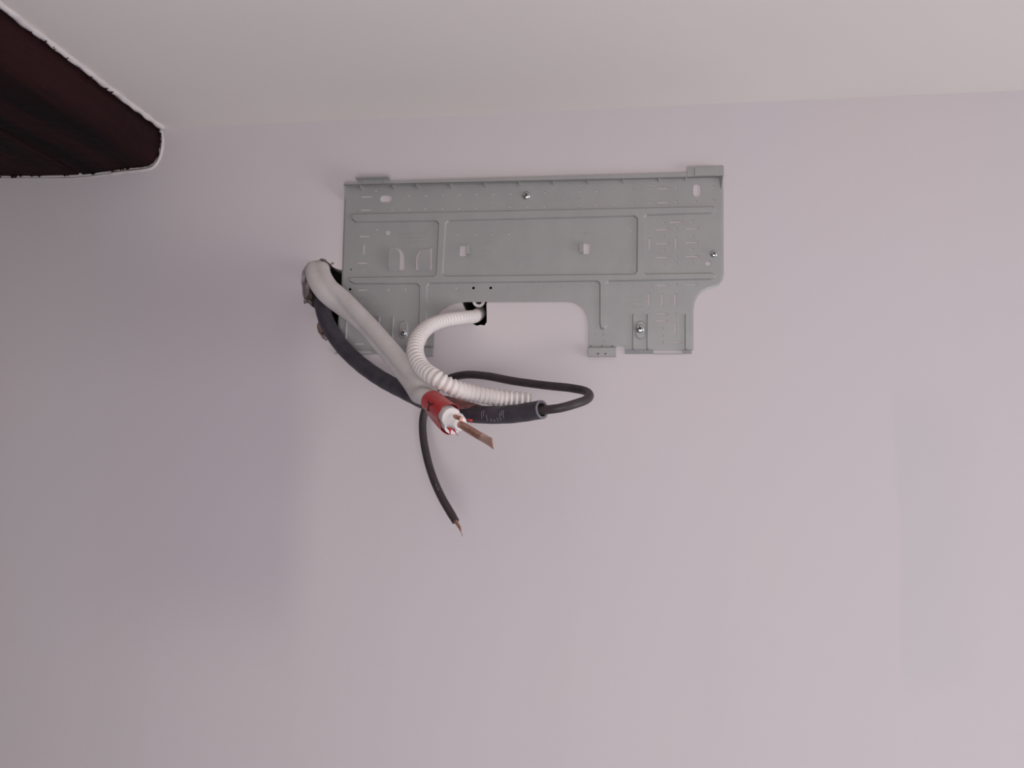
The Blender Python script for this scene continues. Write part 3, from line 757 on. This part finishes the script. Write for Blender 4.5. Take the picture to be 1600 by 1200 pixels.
# ------------------------------------------------------------------ white insulated twin pipe out of the big hole
def seg_axis(keys):
    def f(s):
        for (s0, a0), (s1, a1) in zip(keys, keys[1:]):
            if s <= s1:
                t = (s - s0) / (s1 - s0)
                t = t * t * (3 - 2 * t)
                return Vector(a0).lerp(Vector(a1), t)
        return Vector(keys[-1][1])
    return f
pipe_axis = seg_axis([(0, (1, 0, 0)), (0.28, (1, -0.1, 0)), (0.52, (0.55, -0.85, 0.25)), (0.75, (0.62, -0.7, -0.25)), (1, (0.60, -0.25, -0.75))])
pipe = tag(empty('insulated_pipe', (-0.49, 0.0, 2.05)),
           'white foam insulated pipe from the left wall hole, end wrapped in red tape', 'pipe')
NP = 90
ppts, PL = spline(D['pipe'], NP)
pfr = frames(ppts, pipe_axis)
def pipe_section(th, a, b):
    x = a * math.cos(th)
    y = b * math.sin(th) * (1 - 0.20 * math.exp(-(x / (0.28 * a)) ** 2))
    return x, y
def pipe_ring(i, grow=0.0, seg=32, wrinkle=0.0):
    p, (t, a, b) = ppts[i], pfr[i]
    s = i / NP
    aa = lerp(0.0185, 0.0172, min(1, max(0, (s - 0.3) / 0.3))) + grow
    bb = lerp(0.0125, 0.0132, s) + grow
    ring = []
    for j in range(seg):
        th = 2 * math.pi * j / seg
        x, y = pipe_section(th, aa, bb)
        k = 1 + 0.02 * noise.noise(Vector((i * 0.12, math.cos(th), math.sin(th))))
        if wrinkle:
            k += wrinkle * noise.noise(Vector((i * 0.5, 2 * math.cos(th), 2 * math.sin(th) + 5)))
        ring.append(p + a * (x * k) + b * (y * k))
    return ring
loft(Geo(), [pipe_ring(i) for i in range(NP + 1)]).build('insulation_sleeve', M['foam'], pipe)
# longitudinal seam of the twin sleeve, wrinkles at the wall
for (x, z, r_) in ((-0.4838, 2.0705, 0.0019), (-0.4795, 2.0640, 0.0015), (-0.4785, 2.0535, 0.0016)):
    pass
# red tape round the end
i0 = int(NP * 0.905)
i1 = NP - 1
rings = []
SEG = 40
for i in range(i0, i1 + 1):
    rings.append(pipe_ring(i, 0.0020 + 0.0010 * (i - i0) / (i1 - i0), SEG, 0.03))
# ragged last ring
last = []
for j in range(SEG):
    th = 2 * math.pi * j / SEG
    e = 0.0035 * noise.noise(Vector((3 * math.cos(th), 3 * math.sin(th), 2.2)))
    last.append(rings[-1][j] + pfr[i1][0] * e)
rings[-1] = last
inner = [[ppts[i0 + k] + (p - ppts[i0 + k]) * 0.97 for p in r] for k, r in enumerate(rings)]
g = loft(Geo(), rings, False, False)
m = SEG
g.add(rings[-1] + inner[-1], [(j, (j + 1) % m, m + (j + 1) % m, m + j) for j in range(m)])
g.add(rings[0] + inner[0], [(j, (j + 1) % m, m + (j + 1) % m, m + j) for j in range(m)])
tape = g.build('red_tape', M['tape'], pipe)
tape['label'] = 'red adhesive tape wrapped round the pipe end'
TIPT, TIPA, TIPB = pfr[NP]
TIP = ppts[NP]
def P3(x, y, z):
    return Vector((x, y, z))
def patch(rows, thick):
    """thin curved patch through a grid of points"""
    g = Geo()
    n, m = len(rows), len(rows[0])
    top = [p for r in rows for p in r]
    nrm = (rows[0][-1] - rows[0][0]).cross(rows[-1][0] - rows[0][0]).normalized() * thick
    bot = [p + nrm for p in top]
    N_ = n * m
    fs = []
    for i in range(n - 1):
        for j in range(m - 1):
            a, b, c, d = i * m + j, i * m + j + 1, (i + 1) * m + j + 1, (i + 1) * m + j
            fs += [(a, b, c, d), (N_ + d, N_ + c, N_ + b, N_ + a)]
    edge = [j for j in range(m)] + [i * m + m - 1 for i in range(1, n)] + [(n - 1) * m + j for j in range(m - 2, -1, -1)] + [i * m for i in range(n - 2, 0, -1)]
    for a, b in zip(edge, edge[1:] + edge[:1]):
        fs.append((a, b, N_ + b, N_ + a))
    return g.add(top + bot, fs, True)
FL = D['flap']
rows = []
for r in range(5):
    t = r / 4
    rows.append([Vector(FL[0][k]).lerp(Vector(FL[1][k]), t) + Vector((0, -0.002 * math.sin(math.pi * t), 0.0012 * math.sin(math.pi * t))) for k in range(len(FL[0]))])
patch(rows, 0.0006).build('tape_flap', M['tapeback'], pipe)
for tail in D['tails']:
    a, b, c = (Vector(p) for p in tail)
    patch([[a, b], [a.lerp(c, 0.55) + (b - a) * 0.15, b.lerp(c, 0.55)], [c, c + (b - a) * 0.12]], 0.0005).build('tape_tail', M['tape'], pipe)
# marker strokes on the tape, lying on its surface
TVIEW = Vector((0.25, -0.93, -0.30))
def on_tape(s, th):
    i = i0 + s * (i1 - i0)
    th = th + math.atan2(TVIEW.dot(pfr[int(i)][2]) / 0.0132, TVIEW.dot(pfr[int(i)][1]) / 0.0172)
    k = int(i)
    f = i - k
    j = (th / (2 * math.pi) * SEG) % SEG
    j0 = int(j)
    jf = j - j0
    A = rings[k - i0][j0].lerp(rings[k - i0][(j0 + 1) % SEG], jf)
    B = rings[min(k + 1, i1) - i0][j0].lerp(rings[min(k + 1, i1) - i0][(j0 + 1) % SEG], jf)
    p = A.lerp(B, f)
    c = ppts[k].lerp(ppts[min(k + 1, NP)], f)
    return p + (p - c).normalized() * 0.0002
for stroke, wd_ in D['ink']:
    pts = [on_tape(*q) for q in stroke]
    sp, _ = spline(pts, 8) if len(pts) > 1 else (pts, 0)
    if len(pts) > 1:
        tube(Geo(), sp, frames(sp, (0.3, 0.5, 0.8)), wd_, 6).build('ink_mark', M['ink'], tape)
    else:
        lathe(Geo(), pts[0], [(wd_, -0.0004), (wd_ * 0.9, 0.0003), (wd_ * 0.4, 0.0005)], axis=(0.05, -0.9, -0.3), seg=10).build('ink_mark', M['ink'], tape)
# bare foam core and copper ends
def foam_plug(c, t, a, r0, r1, length, seed):
    pts = [c + t * (length * k / 5) for k in range(6)]
    fr = frames(pts, a)
    return tube(Geo(), pts, fr, lambda i, th: lerp(r0, r1, (i / 5) ** 2) * (1 + 0.18 * noise.noise(Vector((i * 0.6, 1.5 * math.cos(th) + seed, 1.5 * math.sin(th))))), 18)
cbp, cbl = spline(D['copper_big'], 40)
cbf = frames(cbp, (0.35, -0.35, 0.85))
k0 = next(i for i, p in enumerate(cbp) if (p - TIP).dot(TIPT) > -0.001)
foam_plug(cbp[k0] - TIPT * 0.004, cbf[k0][0], (1, 0, 0), 0.0110, 0.0075, 0.0125, 1).build('foam_core', M['foamcore'], pipe)
rings = []
for i, (p, (t, a, b)) in enumerate(zip(cbp, cbf)):
    s = i / 40
    q = min(1, max(0, (s - 0.62) / 0.30))
    q = q * q * (3 - 2 * q)
    ra, rb = lerp(0.0046, 0.0052, q), lerp(0.0048, 0.0009, q)
    skew = max(0, (s - 0.9) / 0.1) * 0.009
    rings.append([p + a * (ra * math.cos(2 * math.pi * j / 18)) + b * (rb * math.sin(2 * math.pi * j / 18)) - t * (skew * (0.5 + 0.5 * math.cos(2 * math.pi * j / 18))) for j in range(18)])
c1 = loft(Geo(), rings[:30]).build('copper_pipe', M['copper'], pipe)
c1['label'] = 'pinched copper pipe end'
loft(Geo(), rings[29:]).build('pinched_tip', M['coppertip'], c1)
csp, csl = spline(D['copper_small'], 14)
csf = frames(csp, (0, 0, 1))
k1 = 4
foam_plug(csp[k1] - csf[k1][0] * 0.006, csf[k1][0], (1, 0, 0), 0.0098, 0.0070, 0.011, 5).build('foam_core', M['foamcore'], pipe)
tube(Geo(), csp, csf, lambda i, th: lerp(0.0034, 0.0026, i / 14), 14).build('copper_pipe', M['copper'], pipe)

# ------------------------------------------------------------------ dark grey conduit out of the same hole
conduit = tag(empty('conduit', (-0.485, 0.0, 2.02)),
              'dark grey flexible conduit passing behind the white pipe, open cut end', 'conduit')
NC = 420
cpts, CL = spline(D['conduit'], NC)
cfr = frames(cpts, (1, 0, 0))
RC = 0.0112
pitch = 0.0030
g = Geo()
def rc(i, th):
    return RC + 0.00028 * math.sin(2 * math.pi * (i / NC * CL) / pitch)
tube(g, cpts, cfr, rc, 22, True, False)
tube(g, cpts[-60:], cfr[-60:], 0.0084, 22, True, False)
g.build('sheath', M['conduit'], conduit)
p, (t, a, b) = cpts[-1], cfr[-1]
ro = [p + a * (0.0113 * math.cos(2 * math.pi * j / 28)) + b * (0.0113 * math.sin(2 * math.pi * j / 28)) for j in range(28)]
ri = [p + a * (0.0084 * math.cos(2 * math.pi * j / 28)) + b * (0.0084 * math.sin(2 * math.pi * j / 28)) for j in range(28)]
fw = t * 0.0012
g = Geo()
g.add([q + fw for q in ro] + [q + fw for q in ri] + ro + ri,
      [(j, (j + 1) % 28, 28 + (j + 1) % 28, 28 + j) for j in range(28)] + [(j, (j + 1) % 28, 56 + (j + 1) % 28, 56 + j) for j in range(28)]
      + [(28 + j, 28 + (j + 1) % 28, 84 + (j + 1) % 28, 84 + j) for j in range(28)])
rimo = g.build('cut_rim', M['conduitrim'], conduit)
rimo['label'] = 'pale grey cut edge of the conduit'
# burr hanging off the cut
c = p + b * 0 + Vector((0.002, -0.001, -0.0108))
# pale scuff marks across the sheath
view = Vector((0.12, -0.95, -0.25)).normalized()
for s, th0, th1 in D['scuffs']:
    i = int(s * NC)
    p, (t, a, b) = cpts[i], cfr[i]
    # angle that faces the room
    base = math.atan2(view.dot(b), view.dot(a))
    arc = [p + (a * math.cos(base + th) + b * math.sin(base + th)) * (RC + 0.0002) for th in [lerp(th0, th1, k / 6) for k in range(7)]]
    tube(Geo(), arc, frames(arc, t), 0.00032, 5).build('scuff_mark', M['scuff'], conduit)

# ------------------------------------------------------------------ black cable leaving the conduit, looping back and hanging down
cable = tag(empty('cable', tuple(D['cable'][12])),
            'black electric cable looping out of the grey conduit, bare copper end hanging', 'cable')
NB = 200
bpts, BL = spline(D['cable'], NB)
bfr = frames(bpts, (0, 0, 1))
def rb(i, th):
    r = 0.0054
    if i > NB - 3:
        r *= 0.93
    return r * (1 + 0.015 * noise.noise(Vector((i * 0.2, math.cos(th), math.sin(th)))))
tube(Geo(), bpts, bfr, rb, 16).build('sheath', M['cable'], cable)
for k, st in enumerate(D['strands']):
    sp, _ = spline(st, 14)
    tube(Geo(), sp, frames(sp, (1, 0, 0)), lambda i, th: lerp(0.0019, 0.0003, (i / 14) ** 1.2), 8).build('copper_strand', M['copper'], cable)
# nick in the sheath near the end
for s in (0.915, 0.905):
    i = int(NB * s)
    p, (t, a, b) = bpts[i], bfr[i]
    v = Vector((0.2, -0.95, 0.2)).normalized()
    q = p + (v - t * v.dot(t)).normalized() * 0.00545
    arc = [q - t * 0.002, q, q + t * 0.002]
    tube(Geo(), arc, frames(arc, a), 0.00035, 5).build('scuff_mark', M['scuff'], cable)

# ------------------------------------------------------------------ white ribbed drain hose out of the small hole
hose = tag(empty('drain_hose', (-0.26, 0.0, 2.0)),
           'white corrugated drain hose curling out of the small hole under the plate', 'hose')
pts, HL = spline(D['hose'], 640)
hfr = frames(pts, (0, 0, 1))
hp = 0.0068
def rh(i, th):
    s = i / 640 * HL
    w_ = 0.5 + 0.5 * math.cos(2 * math.pi * s / hp)
    soft = 0.45 + 0.55 * min(1, max(0, (s / HL - 0.40) / 0.12))
    return 0.0088 + 0.0023 * (w_ ** 0.75) * soft
g = tube(Geo(), pts, hfr, rh, 24, True, False)
tube(g, pts[-40:], hfr[-40:], 0.0080, 24, True, False)
p, (t, a, b) = pts[-1], hfr[-1]
ro = [p + a * (rh(640, 0) * math.cos(2 * math.pi * j / 24)) + b * (rh(640, 0) * math.sin(2 * math.pi * j / 24)) for j in range(24)]
ri = [p + a * (0.0080 * math.cos(2 * math.pi * j / 24)) + b * (0.0080 * math.sin(2 * math.pi * j / 24)) for j in range(24)]
g.add(ro + ri, [(j, (j + 1) % 24, 24 + (j + 1) % 24, 24 + j) for j in range(24)])
g.build('corrugated_tube', M['hose'], hose)

# ------------------------------------------------------------------ short white tube end above it in the same hole
stub = tag(empty('tube_end', tuple(D['stub'][-1])),
           'short round white tube end just showing in the hole below the plate edge', 'tube')
pts, SL = spline(D['stub'], 12)
sfr = frames(pts, (1, 0, 0))
g = tube(Geo(), pts, sfr, 0.0092, 24, True, False)
tube(g, pts, sfr, 0.0050, 24, True, False)
p, (t, a, b) = pts[-1], sfr[-1]
ro = [p + a * (0.0092 * math.cos(2 * math.pi * j / 24)) + b * (0.0092 * math.sin(2 * math.pi * j / 24)) for j in range(24)]
ri = [p + a * (0.0050 * math.cos(2 * math.pi * j / 24)) + b * (0.0050 * math.sin(2 * math.pi * j / 24)) for j in range(24)]
g.add(ro + ri, [(j, (j + 1) % 24, 24 + (j + 1) % 24, 24 + j) for j in range(24)])
g.build('tube_wall', M['hose'], stub)

for o in bpy.data.objects:
    if '_org' in o:
        del o['_org']
